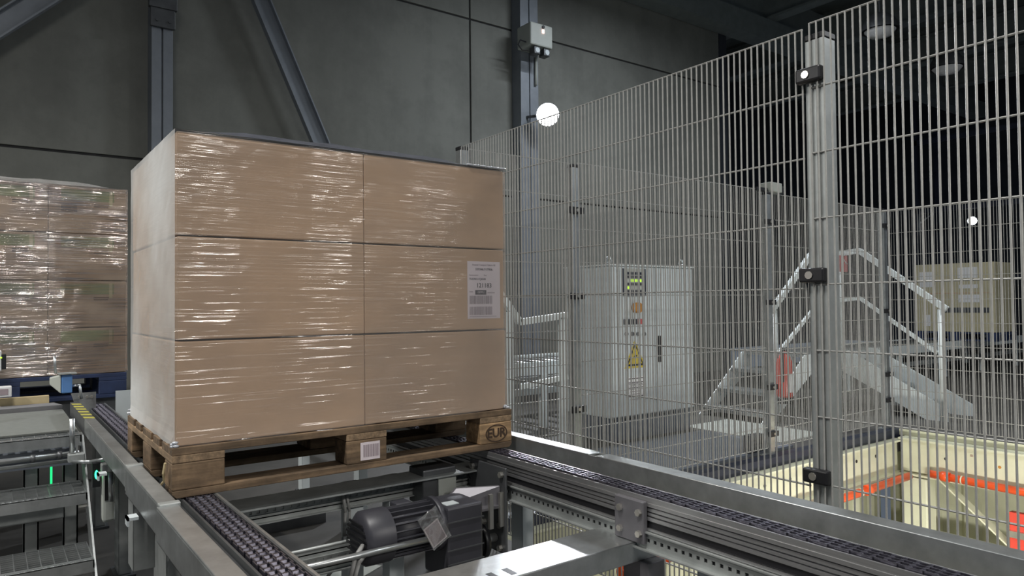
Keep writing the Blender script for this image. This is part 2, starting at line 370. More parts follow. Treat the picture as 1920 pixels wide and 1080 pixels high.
# ================================================================== EURO PALLETS
def pallet(x0, y0, z0, mats, name, label, cat='pallet'):
    t = thing(name, (x0, y0, z0), label, cat)
    lx, ly = 1.2, .8; mx, my, mb = mats
    ys = ((0, .145), (.1855, .2855), (.3275, .4725), (.5145, .6145), (.655, .8))
    for a, b in ys: Bx(x0, x0+lx, y0+a, y0+b, z0+.122, z0+.144).build('top_board', mx, t, .002)
    for a in (0, .5275, 1.055): Bx(x0+a, x0+a+.145, y0, y0+ly, z0+.1, z0+.1218).build('stringer_board', my, t, .002)
    for a in (0, .5275, 1.055):
        for b, c in ((0, .1), (.3275, .4725), (.7, .8)): Bx(x0+a, x0+a+.145, y0+b, y0+c, z0+.022, z0+.0998).build('block', mb, t, .004)
    for b, c in ((0, .1), (.3275, .4725), (.7, .8)):
        MB().prism([(x0+.012, y0+b, z0), (x0+lx-.012, y0+b, z0), (x0+lx, y0+b, z0+.012), (x0+lx, y0+b, z0+.0218), (x0, y0+b, z0+.0218), (x0, y0+b, z0+.012)], (0, c-b, 0)).build('bottom_board', mx, t, .002)
    return t
pal = pallet(0, 0, .0, ('wood_x', 'wood_y', 'wood_block'), 'euro_pallet', 'brown wooden pallet stamped EUR under the six big cartons')
# burnt EUR brand on the end block
for o in list(pal.children):
    if o.name.startswith('block') and abs(o.data.vertices[0].co.y) < .01 and min(v.co.x for v in o.data.vertices) > 1.0:
        o.data.materials[0] = M['wood_pale']
        o['label'] = 'pale end block burnt with an oval EUR brand'
ring = MB()
N = 36
for i in range(N):
    a0, a1 = 2*math.pi*i/N, 2*math.pi*(i+1)/N
    P = [(1.128+rx*math.cos(a), -.0012, .059+rz*math.sin(a)) for a, rx, rz in ((a0, .05, .033), (a1, .05, .033), (a1, .045, .0285), (a0, .045, .0285))]
    ring.prism(P, (0, .001, 0))
ring.build('brand_oval', 'burn', pal)
text('EUR', .047, 'burn', pal, (1.128, -.0006, .059), (1, 0, 0), (0, 0, 1), 'brand_lettering', .0005, bold=.0016)
bl = Bx(.576, .646, -.0016, -.0004, .031, .09).build('barcode_label', 'label', pal)
x = .586
for k, wd in enumerate((3, 1, 2, 3, 1, 2, 1, 3, 1, 2, 2, 1)):
    wd *= .0016
    Bx(x, x+wd, -.0022, -.0016, .041, .082).build('code_bar', 'ink_soft', bl); x += wd+.0019
MB().tube([(-.012, .03, .1), (-.016, .035, .07), (-.012, .045, .045), (-.02, .06, .03)], .0035, 6).build('loose_splinter', 'cream_board', pal)

# ================================================================== MAIN LOAD
X0, X1, Y0, Y1, HB = .013, 1.182, .014, .79, .9196/3
rows = ['bottom', 'middle', 'top']
xm = .6*(X1-X0)+X0 - .115
for r in range(3):
    for c in range(2):
        xa, xb = (X0, xm-.0004) if c == 0 else (xm+.0004, X1)
        z0 = .1445+r*HB; ins = (.0, .004, .002)[r]
        side = 'the access steps' if c == 0 else 'the mesh fence'
        lab = 'plain brown carton in the %s layer of the film-wrapped load, end towards %s' % (rows[r], side)
        if r == 1 and c == 1: lab = 'brown carton in the middle layer bearing the white 121183 shipping label'
        t = thing('cardboard_carton', (xa, Y0, z0), lab, 'carton', 'big cartons on the wooden pallet')
        b = Bx(xa+ins*(c == 0), xb-ins*(c == 1), Y0, Y1, z0+.001, z0+HB-.004).build('body', 'card', t, .004)
        for yy in (.25,): Bx(xa+.01, xb-.01, .36, .41, z0+HB-.0038, z0+HB-.0034).build('closing_tape', 'card_pale', t)
        if r == 1 and c == 1: carton = t
FY = Y0-.0035
lb = Bx(1.012, 1.160, Y0-.0012, Y0-.0002, .493, .708).build('shipping_label', 'label', carton)
lb['label'] = 'white paper label with 121183 and two barcodes'
ty = Y0-.0014
def tl(s, size, x, z, m='ink', al='LEFT'): text(s, size, m, lb, (x, ty, z), (1, 0, 0), (0, 0, 1), 'print_line', .0002, al, size*.02)
tl('Neutral Transport Fakura GE', .0088, 1.086, .695, 'ink_soft', 'CENTER')
tl('339346.917906-', .0125, 1.088, .678, 'ink', 'CENTER')
tl('Sendenummer', .0070, 1.020, .656, 'ink_soft'); tl('Box', .0075, 1.086, .656, 'ink_soft')
tl('TU27811/CJ4500', .0105, 1.020, .641, 'ink')
tl('121183', .0235, 1.086, .617, 'ink', 'CENTER')
bb = Bx(1.046, 1.096, ty-.0004, ty, .583, .600).build('black_panel', 'ink', lb)
text('GEFFU', .0105, 'label', lb, (1.071, ty-.0006, .5915), (1, 0, 0), (0, 0, 1), 'print_line', .0002)
tl('Datum', .006, 1.020, .594, 'ink_soft'); tl('0000000000', .0068, 1.101, .590, 'ink_soft')
for zb in (.548, .507):
    x = 1.021; rr = random.Random(int(zb*1000))
    while x < 1.122:
        wd = rr.choice((.0010, .0016, .0026, .0036)); Bx(x, x+wd, ty-.0003, ty, zb, zb+.031).build('code_bar', 'ink_soft', lb); x += wd+rr.choice((.0011, .0016, .0022))
Bx(1.02, 1.142, ty-.0002, ty, .5000, .5015).build('print_rule', 'ink_soft', lb)

def wrap(name, x0, x1, y0, y1, z0, z1, m, label, top_m=None, nz=24):
    mb = MB(); rr = random.Random(3)
    pts = []
    nx, ny = 26, 16
    ringp = [(x0+(x1-x0)*i/nx, y0, 0, -1) for i in range(nx)]+[(x1, y0+(y1-y0)*i/ny, 1, 0) for i in range(ny)]
    ringp += [(x1-(x1-x0)*i/nx, y1, 0, 1) for i in range(nx)]+[(x0, y1-(y1-y0)*i/ny, -1, 0) for i in range(ny)]
    n = len(ringp); vs = []
    for j in range(nz+1):
        f = j/nz
        for (x, y, ax, ay) in ringp:
            o = rr.random()*.0012 + (.003 if j == 0 else 0)
            vs.append((x+ax*o, y+ay*o, z0+(z1-z0)*f + (rr.uniform(-.004, .004) if j == 0 else 0)))
    mb.add(vs, [(j*n+i, j*n+(i+1) % n, (j+1)*n+(i+1) % n, (j+1)*n+i) for j in range(nz) for i in range(n)], False)
    t = thing(name, ((x0+x1)/2, (y0+y1)/2, z0), label, 'film')
    mb.build('side_film', m, t)
    tb = MB(); vs = []
    for j in range(9):
        for i in range(17):
            u, v = i/16, j/8; e = min(1, 6*min(u, 1-u))*min(1, 6*min(v, 1-v))
            vs.append((x0+(x1-x0)*u, y0+(y1-y0)*v, z1+.0005+e*(.042+.010*rr.random())))
    tb.add(vs, [(j*17+i, j*17+i+1, (j+1)*17+i+1, (j+1)*17+i) for j in range(8) for i in range(16)], True)
    tb.build('top_sheet', top_m or m, t); return t
M['top_film'] = mat('top_film', (.12, .125, .15), .25, .2, .3, 20)
wf = wrap('stretch_film', X0-.0035, X1+.0035, Y0-.0035, Y1+.0035, .1455, .1445+3*HB+.001, 'film', 'clear stretch film wrapped around the six big cartons', 'top_film')
g = MB()
for px, py, pz, sx in ((X0-.004, Y0-.004, .15, 1), (X0-.004, Y1, .15, 1), (X1+.002, Y0-.004, .15, -1)):
    for k in range(5): g.ball((px+random.uniform(-.004, .012)*sx, py+random.uniform(-.004, .01), pz+random.uniform(-.003, .014)), .007, 6, 4, (1.4, 1, .7))
for k in range(6): g.ball((X1-.005-.03*k, Y0-.002, .1445+3*HB+.006), .008, 6, 4, (2.2, 1, .5))
M['film_bunch'] = mat('film_bunch', (.62, .64, .68), .15, .3, .3, 50)
g.build('gathered_hem', 'film_bunch', wf)

# ================================================================== SHORTER LOAD BEHIND
LX, LY = -.95, 2.62
p2 = pallet(LX, LY, .015, ('blue_pal',)*3, 'blue_pallet', 'dark blue painted pallet under the small printed cartons')
hb = (1.275-.175)/4
for r in range(4):
    for c in range(3):
        xa = LX+.01+c*.3965; z0 = .1595+r*hb+.015*0
        lab = 'printed carton in the %s layer on the blue pallet, %s' % (('lowest', 'second', 'third', 'top')[r], ('column over the steps', 'middle column', 'column beside the tall load')[c])
        t = thing('printed_carton', (xa, LY, z0), lab, 'carton', 'small cartons on the blue pallet')
        Bx(xa, xa+.394, LY+.015, LY+.785, z0+.001, z0+hb-.004).build('body', 'card_old', t, .004)
        yf = LY+.0148
        Bx(xa+.06, xa+.33, yf-.0006, yf, z0+hb*.70, z0+hb*.93).build('printed_band', 'green_print', t)
        Bx(xa+.305, xa+.322, yf-.001, yf-.0006, z0+hb*.62, z0+hb*.94).build('tape_strip', 'card_pale', t)
        for k, (u, wd) in enumerate(((.62, .085), (.575, .075))): 
            Bx(xa+.225, xa+.225+wd, yf-.0008, yf, z0+hb*u-.008*0, z0+hb*u+.007).build('print_line', 'text_print', t)
        Bx(xa+.06, xa+.14, yf-.0008, yf, z0+hb*.45, z0+hb*.6).build('print_block', 'text_print', t) if r in (0, 3) else None
wrap('wrinkled_film', LX+.004, LX+1.204, LY+.008, LY+.792, .162, .1595+4*hb+.002, 'film_tight', 'shiny wrinkled stretch film around the small printed cartons', 'film_tight')

# ================================================================== CHAIN CONVEYOR
CY0, CY1 = -2.6, 2.5
cv = thing('chain_conveyor', (.6, 0, ZF), 'long grey steel chain conveyor carrying the wooden pallet', 'conveyor')
def perf_strip(mb, x0, x1, ya, yb, z0, z1, hole=.011, pitch=.025):
    zm = (z0+z1)/2
    mb.box(x0, x1, ya, yb, z0, zm-hole/2).box(x0, x1, ya, yb, zm+hole/2, z1)
    y = ya
    while y < yb-pitch: mb.box(x0, x1, y, y+pitch-hole, zm-hole/2, zm+hole/2); y += pitch
def chain(x0, x1, name='drive_chain'):
    mb = MB(); n = 4; pitch = .0254; y = CY0; k = 0
    ws = [(x0+(x1-x0)*i/(n-1)) for i in range(n)]
    while y < CY1:
        for i, xx in enumerate(ws):
            o = .002 if k % 2 else -.002
            mb.box(xx-.0014+o, xx+.0014+o, y-.004, y+pitch+.004, -.017, 0)
        for a, b in zip(ws, ws[1:]): mb.cyl((a+.004, y, -.0085), (b-.004, y, -.0085), .0078, 6)
        y += pitch; k += 1
    return stuff(mb.build(name, 'chain', cv, fix=False))
chain(.04, .104); chain(1.102, 1.15)
# track under the chains
MB().box(.02, .13, CY0, CY1, -.16, -.022).box(.112, .118, CY0, CY1, -.022, -.002).box(.026, .032, CY0, CY1, -.022, -.004).box(.0, .02, CY0, CY1, -.06, -.03).build('track_profile', 'steel_dark', cv)
MB().box(.117, .124, CY0, CY1, -.012, -.001).build('wear_strip', 'galv', cv)
MB().box(-.035, .018, CY0, CY1, -.028, -.022).build('side_tray', 'galv_dull', cv)
rp = MB().box(1.10, 1.17, CY0, CY1, -.165, -.024)
for z0, z1, d in ((-.032, -.022, .012), (-.046, -.036, .008), (-.058, -.050, .008), (-.072, -.062, .01), (-.1, -.093, .012)):
    rp.box(1.10-d, 1.1, CY0, CY1, z0, z1)
rp.box(1.157, 1.163, CY0, CY1, -.024, -.002).box(1.09, 1.096, CY0, CY1, -.022, -.006)
rp.build('track_profile', 'alu', cv)
Bx(1.094, 1.0998, CY0, CY1, -.0915, -.0735).build('groove', 'black', cv)  # black strip stands in for the shade inside the profile groove
hp = MB(); perf_strip(hp, 1.086, 1.09, CY0, CY1, -.15, -.104); hp.box(1.07, 1.1, CY0, CY1, -.154, -.15); hp.box(1.078, 1.09, CY0, CY1, -.106, -.102)
hp.build('perforated_strip', 'galv_dull', cv)
Bx(1.0905, 1.0995, CY0, CY1, -.145, -.108).build('slot_backing', 'black', cv)
# guide rails
MB().box(1.23, 1.236, CY0, CY1, -.028, .03).box(1.23, 1.288, CY0, -.44, .026, .032).box(1.23, 1.288, -.40, CY1, .026, .032).box(1.282, 1.288, CY0, CY1, -.01, .03).build('guide_rail', 'galv', cv, .002)
for y in (-2.0, -.42, 1.0, 2.2): MB().box(1.236, 1.30, y-.03, y+.03, -.03, .022).box(1.17, 1.3, y-.03, y+.03, -.12, -.11).box(1.28, 1.3, y-.03, y+.03, -.12, -.03).build('rail_bracket', 'galv_dull', cv)
def gr(ya, yb, x0, x1, zt, h): return MB().box(x0, x1, ya, yb, zt-.005, zt).box(x0, x0+.005, ya, yb, zt-h, zt-.005).box(x0, x1-.01, ya, yb, zt-h, zt-h+.005).box(x1-.005, x1, ya, yb, zt-.045, zt-.005)
gr(-2.6, -.29, -.09, -.042, .06, .085).build('guide_rail', 'galv', cv, .002)
gr(-.285, .245, -.083, -.04, .062, .085).build('guide_rail', 'galv', cv, .002)
gr(.25, 1.43, -.08, -.04, .06, .07).build('guide_rail', 'galv', cv, .002)
gr(1.43, 2.12, -.08, -.04, .06, .07).build('guide_rail', 'steel_dark', cv, .002)
for k in range(6):
    y = 1.45+k*.11
    MB().prism([(-.08, y, .0601), (-.04, y-.03, .0601), (-.04, y+.025, .0601), (-.08, y+.055, .0601)], (0, 0, .0006)).build('hazard_stripe', 'stripe_yellow', cv)
Bx(-.086, -.036, -.30, -.275, -.03, .066).build('rail_sleeve', 'galv_dull', cv, .003)
Bx(-.083, -.034, .235, .26, -.015, .066).build('rail_sleeve', 'galv_dull', cv, .003)
for y in (-.02, .62): MB().box(-.118, -.09, y-.02, y+.02, -.03, -.022).box(-.118, -.113, y-.02, y+.02, -.045, -.022).build('rail_bracket', 'grey_paint', cv)
# legs and feet
def leg(x, y, wx=.05, wy=.12, m='galv_dull', top=-.16):
    o = MB().box(x-wx/2, x+wx/2, y-wy/2, y-wy/2+.006, ZF+.012, top).box(x-wx/2, x+wx/2, y+wy/2-.006, y+wy/2, ZF+.012, top).box(x-wx/2, x-wx/2+.006, y-wy/2, y+wy/2, ZF+.012, top).build('leg', m, cv, .003)
    Bx(x-wx*.8, x+wx*.8, y-wy*.7, y+wy*.7, ZF, ZF+.012).build('foot_plate', 'steel_dark', cv)
for y in (-1.5, .42, 1.35, 2.2): leg(.06, y)
for y in (-.95, -.08, 1.35, 2.2): leg(1.185, y, .05, .07, 'grey_paint', -.165)
MB().box(-.07, .02, -.3, -.294, ZF, -.03).box(-.07, -.064, -.3, -.2, ZF, -.03).box(-.07, .02, -.2, -.194, ZF, -.03).build('leg', 'galv_dull', cv, .004)
MB().box(-.075, -.015, .16, .166, -.235, -.03).box(-.075, -.069, .16, .25, -.235, -.03).box(-.075, -.015, .244, .25, -.235, -.03).build('support_bracket', 'galv_dull', cv, .004)
# cross members
MB().box(-.2, 1.2, -.76, -.6, -.146, -.14).box(-.2, 1.2, -.76, -.754, -.2, -.14).box(-.2, 1.2, -.606, -.6, -.2, -.14).build('cross_beam', 'galv', cv, .003)
for dx in (0, .05): Bx(.60+dx, .618+dx, -.745, -.70, -.1402, -.1394).build('slot_mark', 'black', cv)
MB().box(1.072, 1.09, -.80, -.685, -.139, -.018).build('corner_bracket', 'bracket', cv, .003)
for yy in (-.785, -.71):
    for zz in (-.05, -.11): MB().cyl((1.072, yy, zz), (1.062, yy, zz), .010, 6).build('bolt', 'bolt', cv)
MB().box(1.10, 1.17, -.79, -.69, ZF, -.2).build('leg', 'bracket', cv, .003)
def xbar(y, zt, zb, name, m):
    mb = MB(); zm = (zt+zb)/2
    mb.box(.13, 1.09, y, y+.004, zt-.016, zt).box(.13, 1.09, y, y+.004, zb, zb+.016).box(.13, 1.09, y-.006, y, zm+.010, zm+.014).box(.13, 1.09, y-.006, y, zm-.014, zm-.010)
    mb.box(.13, 1.09, y, y+.004, zm+.005, zt-.012).box(.13, 1.09, y, y+.004, zb+.012, zm-.005)
    x = .13
    while x < 1.085: mb.box(x, min(1.09, x+.016), y, y+.004, zm-.005, zm+.005); x += .026
    mb.box(.13, 1.09, y-.014, y+.03, zb-.004, zb)
    mb.box(.13, 1.09, y+.0041, y+.006, zb, zt).build(name, m, cv)
Bx(.13, 1.09, .02, .16, -.078, -.072).build('cover_plate', 'galv_dull', cv)
xbar(.13, -.08, -.15, 'perforated_crossbar', 'galv_dull')
xbar(.05, -.245, -.325, 'perforated_crossbar', 'galv_dull')
for x in (.135, 1.07): Bx(x, x+.015, .03, .09, -.34, -.155).build('hanger_plate', 'galv_dull', cv)
MB().cyl((.13, .03, -.235), (1.07, .03, -.235), .006, 10).build('tie_rod', 'galv_dull', cv)
MB().cyl((.13, -.2, -.205), (.76, -.2, -.205), .010, 12).build('drive_shaft', 'galv', cv)
for x in (.62, .78): Bx(x-.03, x+.03, .14, .2, ZF, -.08).build('leg', 'grey_paint', cv, .003)

# ================================================================== GEAR MOTOR
MX = .03
gm = thing('gear_motor', (.75, -.1, -.36), 'dark grey gear motor with ribbed gearbox slung below the conveyor', 'motor')
my, mz = -.1, -.192
fr_ = .086
MB().lathe((.515, my, mz), [(.0, 0), (.05, .0), (.072, .008), (fr_, .022), (fr_, .1)], 28, 0).build('fan_cowl', 'motor', gm)
gg = MB()
for k in range(7):
    zz = mz-.055+.018*k; hw = math.sqrt(max(0, .072**2-(zz-mz)**2)); gg.box(.511, .516, my-hw, my+hw, zz-.003, zz+.003)
gg.build('fan_grille', 'black', gm)
bd = MB().cyl((.612, my, mz), (.78, my, mz), .068, 24)
for k in range(22):
    a = 2*math.pi*k/22; c, s_ = math.cos(a), math.sin(a)
    bd.bar((.616, my+.074*c, mz+.074*s_), (.775, my+.074*c, mz+.074*s_), .004, .016, (0, c, s_))
bd.build('finned_body', 'motor', gm)
Bx(.66, .72, my+.01, my+.06, mz+.06, mz+.085).build('terminal_box', 'motor', gm, .006)
MB().cyl((.78, my, mz), (.8, my, mz), .09, 28).build('flange', 'motor', gm)
gb = MB().box(.8, .94, my-.085, my+.075, -.37, -.125).build('gearbox', 'motor', gm, .008)
for k in range(5): Bx(.798, .942, my-.088, my-.085, -.36+.046*k, -.356+.046*k).build('casting_rib', 'steel_dark', gb)
Bx(.81, .86, my-.06, my-.02, -.1245, -.122).build('rating_plate', 'grey_paint', gb)
hz = -.29
MB().cyl((.94, my, hz), (.97, my, hz), .05, 20).cyl((.97, my, hz), (.99, my, hz), .062, 20).build('bearing_hub', 'black', gm)
MB().cyl((.99, my, hz), (1.05, my, hz), .015, 14).build('output_shaft', 'galv', gm)
mp = MB().box(1.052, 1.062, -.16, .07, -.34, -.035).build('mounting_plate', 'steel_dark', gm, .003)
for yy, zz in ((-.14, -.06), (.045, -.06), (-.13, -.32), (-.03, -.25), (-.13, -.24)): MB().cyl((1.052, yy, zz), (1.04, yy, zz), .011, 6).build('bolt', 'bolt', mp)
MB().prism([(.93, -.03, -.11), (1.05, -.13, -.10), (1.05, -.13, -.17), (.86, -.03, -.17)], (0, .012, 0)).build('torque_bracket', 'bracket', gm, .002)
Bx(.86, 1.05, -.14, -.02, -.176, -.168).build('bracket_shelf', 'bracket', gm)
for x in (1.0, 1.045): Bx(x-.008, x+.008, -.15, -.138, -.24, -.12).build('clamp_strip', 'bolt', gm)
MB().box(.84, .98, .05, .16, -.18, -.05).build('junction_box', 'steel_dark', gm, .006)
Bx(.9, .975, .044, .05, -.16, -.075).build('box_cover', 'grey_box', gm)
for k, (dx, dz) in enumerate(((0, 0), (.018, -.02))):
    P = [(.51+dx, my-.06, mz-.0+dz), (.475+dx*.6, my-.085, mz-.02+dz), (.455+dx*.5, my-.095, mz-.07+dz), (.455+dx*.4, my-.1, mz-.12), (.47+dx, my-.1, mz-.18)]
    MB().tube(P, .007, 8).build('cable', 'cable', gm)
tgv = at(815, 990, 1, -.225); 
tg = thing('tag_bag', tgv-Vector((0, 0, .06)), 'clear plastic bag with a printed tag hanging on the gear motor', 'tag')
def quad(c, w_, h_, ang, y_, th=.001):
    ca, sa = math.cos(ang), math.sin(ang)
    return MB().prism([(c.x+ca*u*w_/2-sa*v*h_/2, y_, c.z+sa*u*w_/2+ca*v*h_/2) for u, v in ((-1,-1),(1,-1),(1,1),(-1,1))], (0, th, 0))
quad(tgv, .075, .12, .5, -.226).build('bag', 'clear', tg)
quad(tgv+Vector((.004, 0, -.018)), .058, .075, .5, -.223, .0008).build('paper_rim', 'label', tg)
quad(tgv+Vector((.004, 0, -.018)), .050, .066, .5, -.2238, .0006).build('paper_face', 'ink_soft', tg)
MB().tube([tgv+Vector((-.025, .0, .055)), (tgv.x-.01, my-.08, mz+.05)], .002, 5).build('string', 'white', tg)

# cables below the crossbar
tag(MB().tube([(.56, .11, -.09), (.565, .1, -.16), (.56, .1, -.24), (.54, .1, -.32), (.5, .12, -.38)], .006, 7).tube([(.572, .11, -.09), (.58, .1, -.16), (.575, .1, -.25), (.55, .1, -.32)], .005, 7).build('hanging_cable', 'cable'), 'pair of grey cables hanging from the perforated crossbar', 'cable')
# loose sheets on the floor beneath
tag(MB().prism([(.45, 1.2, ZF), (.62, 1.3, ZF), (1.0, .72, ZF), (.82, .62, ZF)], (0, 0, .004)).build('floor_sheet', 'plate_light'), 'pale sheet lying on the floor beneath the conveyor', 'sheet')
tag(Bx(.3, 1.05, 1.5, 1.6, ZF, ZF+.08).build('floor_channel', 'steel_dark'), 'dark steel channel lying across the floor beneath the pallet', 'channel')

# ================================================================== MESH FENCE
FX, FYB, FZ1, FZ0 = 1.6, 1.0, 1.385, -.56
def panel(p0, p1, label, single, top=FZ1, side=(0, 0)):
    """p0,p1: (x,y) ends of a wire panel"""
    p0, p1 = Vector((*p0, 0)), Vector((*p1, 0)); d = (p1-p0); Ln = d.length; d.normalize()
    t = thing('wire_mesh_fence', (p0+p1)/2+Vector((0, 0, FZ0)), label, 'fence', 'wire mesh fence panels')
    n = int(Ln/.0225); nrm = Vector((-d.y, d.x, 0))
    if nrm.dot(Vector((CAM.x, CAM.y, 0))-p0) < 0: nrm = -nrm
    zs = [top-.2*k for k in range(10)]+[FZ0]
    org = ORG[t.name]
    if single:
        v0 = MB().cyl(org+Vector((0, 0, 0)), org+Vector((0, 0, top-FZ0)), .003, 6).build('vertical_wire', 'wire', t)
        for i in range(n+1):
            q = p0+d*(i*Ln/n)+nrm*.0045; q.z = FZ0
            if i == 0: v0.location = q-org
            else: share(v0, t, q-org)
        h0 = MB().cyl(org-d*Ln/2, org+d*Ln/2, .003, 6).build('horizontal_wire', 'wire', t)
        for k, z in enumerate(zs):
            if k == 0: h0.location = (0, 0, z-FZ0)
            else: share(h0, t, (0, 0, z-FZ0))
    else:
        mb = MB(); s = .0021
        for i in range(n+1):
            q = p0+d*(i*Ln/n)+nrm*.004
            mb.bar((q.x, q.y, FZ0), (q.x, q.y, top), s*1.7, s*1.7, nrm)
        stuff(mb.build('vertical_wires', 'wire', t, fix=False))
        for z in zs: MB().bar((p0.x, p0.y, z), (p1.x, p1.y, z), .005, .005).build('horizontal_wire', 'wire', t)
    return t
def post(x, y, w_, top, label, clamps, axis, m='galv', groove=True, extra=None):
    t = thing('fence_post', (x, y, ZF), label, 'post', 'fence posts')
    h = w_/2
    mb = MB().box(x-h, x+h, y-h, y+h, ZF, top)
    if groove:
        for k in (-.3, .12): mb.box(x-h-.002, x-h, y+k*w_-.012, y+k*w_+.006, ZF, top)
    mb.build('shaft', m, t, .002)
    Bx(x-h-.03, x+h+.03, y-h-.03, y+h+.03, ZF, ZF+.01).build('base_plate', 'galv_dull', t)
    Bx(x-h-.002, x+h+.002, y-h-.002, y+h+.002, top, top+.02).build('post_cap', 'black', t, .004)
    for z in clamps:
        if axis == 'x':
            c = MB().box(x-h-.03, x-h-.004, y-h-.002, y+h+.018, z-.022, z+.022).build('clamp', 'black', t, .006)
            MB().cyl((x-h-.034, y+.014, z), (x-h-.03, y+.014, z), .012, 10).build('bolt', 'bolt', c)
        else:
            c = MB().box(x-h-.04, x+h+.02, y-h-.024, y-h-.003, z-.02, z+.02).build('clamp', 'black', t, .003)
            MB().cyl((x-.01, y-h-.028, z), (x-.01, y-h-.024, z), .01, 8).build('bolt', 'bolt', c)
    return t
panel((FX, .965), (FX, -.995), 'wire mesh fence panel along the chain conveyor, glowing flood light behind it', True)
panel((FX, -1.02), (FX, -2.6), 'wire mesh fence panel along the chain conveyor, past the wide bolted post', True, FZ1+.012)
panel((FX+.04, FYB), (2.375, FYB), 'narrow wire mesh fence panel at the corner behind the wrapped load', False)
panel((2.44, FYB), (4.32, FYB), 'wire mesh fence panel in front of the control cabinet', False, 1.395)
panel((4.39, FYB), (6.11, FYB), 'wire mesh fence panel in front of the crossover steps handrail', False, 1.375)
panel((6.15, FYB-.05), (6.15, -1.0), 'wire mesh fence panel in front of the far taped carton', False, 1.35)
post(FX+.036, -1.03, .062, 1.345, 'wide galvanised fence post with three bolted black clamps beside the conveyor', (1.235, .625, .02), 'x', 'galv_dull')
post(FX+.02, FYB, .05, 1.37, 'fence corner post rising behind the big wrapped load', (1.2, .3), 'y', groove=False)
post(2.405, FYB, .05, 1.36, 'fence post between the narrow panel and the cabinet panel', (1.1, .59, -.08, -.5), 'y', groove=False)
post(4.355, FYB, .05, 1.36, 'fence post topped by a grey sensor box', (1.15, .54, -.1, -.45), 'y', groove=False)
post(6.135, FYB, .055, 1.355, 'pale fence corner post above the floor opening', (1.22, .45, -.12, -.35), 'y', groove=False)
sb = thing('sensor_box', (4.42, 1.0, 1.38), 'small grey sensor box on top of a fence post', 'sensor')
Bx(4.38, 4.53, .97, 1.07, 1.385, 1.46).build('housing', 'grey_box', sb, .008)
Bx(4.53, 4.60, .98, 1.06, 1.39, 1.44).build('plug', 'black', sb, .006)
Bx(4.22, 4.36, .985, 1.03, 1.385, 1.41).build('bracket', 'black', sb)

# ================================================================== CONTROL CABINET
cx0, cx1, cy, cyb = 3.76, 4.80, 2.1, 2.65
cab = thing('control_cabinet', ((cx0+cx1)/2, 2.35, ZF), 'pale grey two-door control cabinet with lime display behind the fence', 'cabinet')
Bx(cx0, cx1, cy, cyb, ZF+.2, .86).build('body', 'grey_paint', cab, .006)
Bx(cx0+.01, cx1-.01, cy+.02, cyb, ZF, ZF+.2).build('plinth', 'plate_grey', cab)
Bx(cx0-.015, cx1+.015, cy-.02, cyb+.015, .86, .872).build('top_cover', 'rail_grey', cab)
xd = cx0+.54
d1 = Bx(cx0+.012, xd-.004, cy-.022, cy-.001, ZF+.21, .85).build('door', 'grey_paint', cab, .004)
d2 = Bx(xd+.004, cx1-.012, cy-.022, cy-.001, ZF+.21, .85).build('door', 'grey_paint', cab, .004)
Bx(xd+.02, xd+.05, cy-.04, cy-.022, at(1230, 655, 1, cy).z-.11, at(1230, 640, 1, cy).z+.05).build('swing_handle', 'black', d2, .004)
kx0, kx1 = at(1162, 520, 1, cy).x, at(1206, 520, 1, cy).x; kz1, kz0 = at(1185, 504, 1, cy).z, at(1185, 555, 1, cy).z
fyc = cy-.0225
kp = Bx(kx0, kx1, fyc-.006, fyc, kz0, kz1).build('operator_panel', 'grey_box', d1)
for s in (kx0, kx1-.018): Bx(s, s+.018, fyc-.008, fyc-.006, kz0, kz1).build('panel_edge', 'navy', kp)
for r in range(7):
    for c in range(4):
        x0 = kx0+.045+c*(kx1-kx0-.09)/4; z0 = kz1-.03-r*(kz1-kz0-.02)/7
        mk = 'navy' if r in (0, 6) else ('lcd' if (r == 2 and c > 0) or (r == 4 and c == 0) else ('motor' if r % 2 else 'plate_light'))
        Bx(x0, x0+.05, fyc-.010, fyc-.006, z0-.022, z0).build('key', mk, kp)
kn = at(1187, 577, 1, cy)
MB().cyl((kn.x, fyc-.05, kn.z), (kn.x, fyc, kn.z), .045, 16).build('main_switch', 'copper', d1)
for k in range(4): Bx(at(1168+k*9, 603, 1, cy).x-.015, at(1168+k*9, 603, 1, cy).x+.015, fyc-.02, fyc, at(1185, 608, 1, cy).z, at(1185, 598, 1, cy).z).build('key_switch', 'motor' if k < 3 else 'red_soft', d1)
for k in range(4):
    q = at(1170+k*11, 626, 1, cy); MB().cyl((q.x, fyc-.015, q.z), (q.x, fyc, q.z), .018, 10).build('push_button', 'motor', d1)
def tri(s, m, nm, par, y0): 
    c = at(1187, 668, 1, cy); MB().prism([(c.x-s*.55, y0, c.z-s*.42), (c.x+s*.55, y0, c.z-s*.42), (c.x, y0, c.z+s*.62)], (0, .001, 0)).build(nm, m, par)
    return c
c = at(1187, 668, 1, cy)
ws = thing('warning_sign', (c.x, fyc-.003, c.z-.1), 'yellow triangular high-voltage warning sign on the cabinet door', 'sign')
tri(.235, 'yellow', 'border', ws, fyc-.0015); tri(.19, 'black', 'black_rim', ws, fyc-.0027); tri(.15, 'yellow', 'face', ws, fyc-.0039)
MB().prism([(c.x+.012, fyc-.0052, c.z+.05), (c.x-.018, fyc-.0052, c.z-.005), (c.x+.002, fyc-.0052, c.z-.002), (c.x-.01, fyc-.0052, c.z-.05), (c.x+.022, fyc-.0052, c.z+.012), (c.x+.003, fyc-.0052, c.z+.01)], (0, .001, 0)).build('lightning_bolt', 'black', ws)
n0, n1 = at(1171, 708, 1, cy), at(1203, 742, 1, cy)
ns = thing('notice_sign', ((n0.x+n1.x)/2, fyc-.002, n1.z), 'white ATTENTION notice fixed low on the cabinet door', 'sign')
Bx(n0.x, n1.x, fyc-.0025, fyc-.0005, n1.z, n0.z).build('plate', 'white', ns)
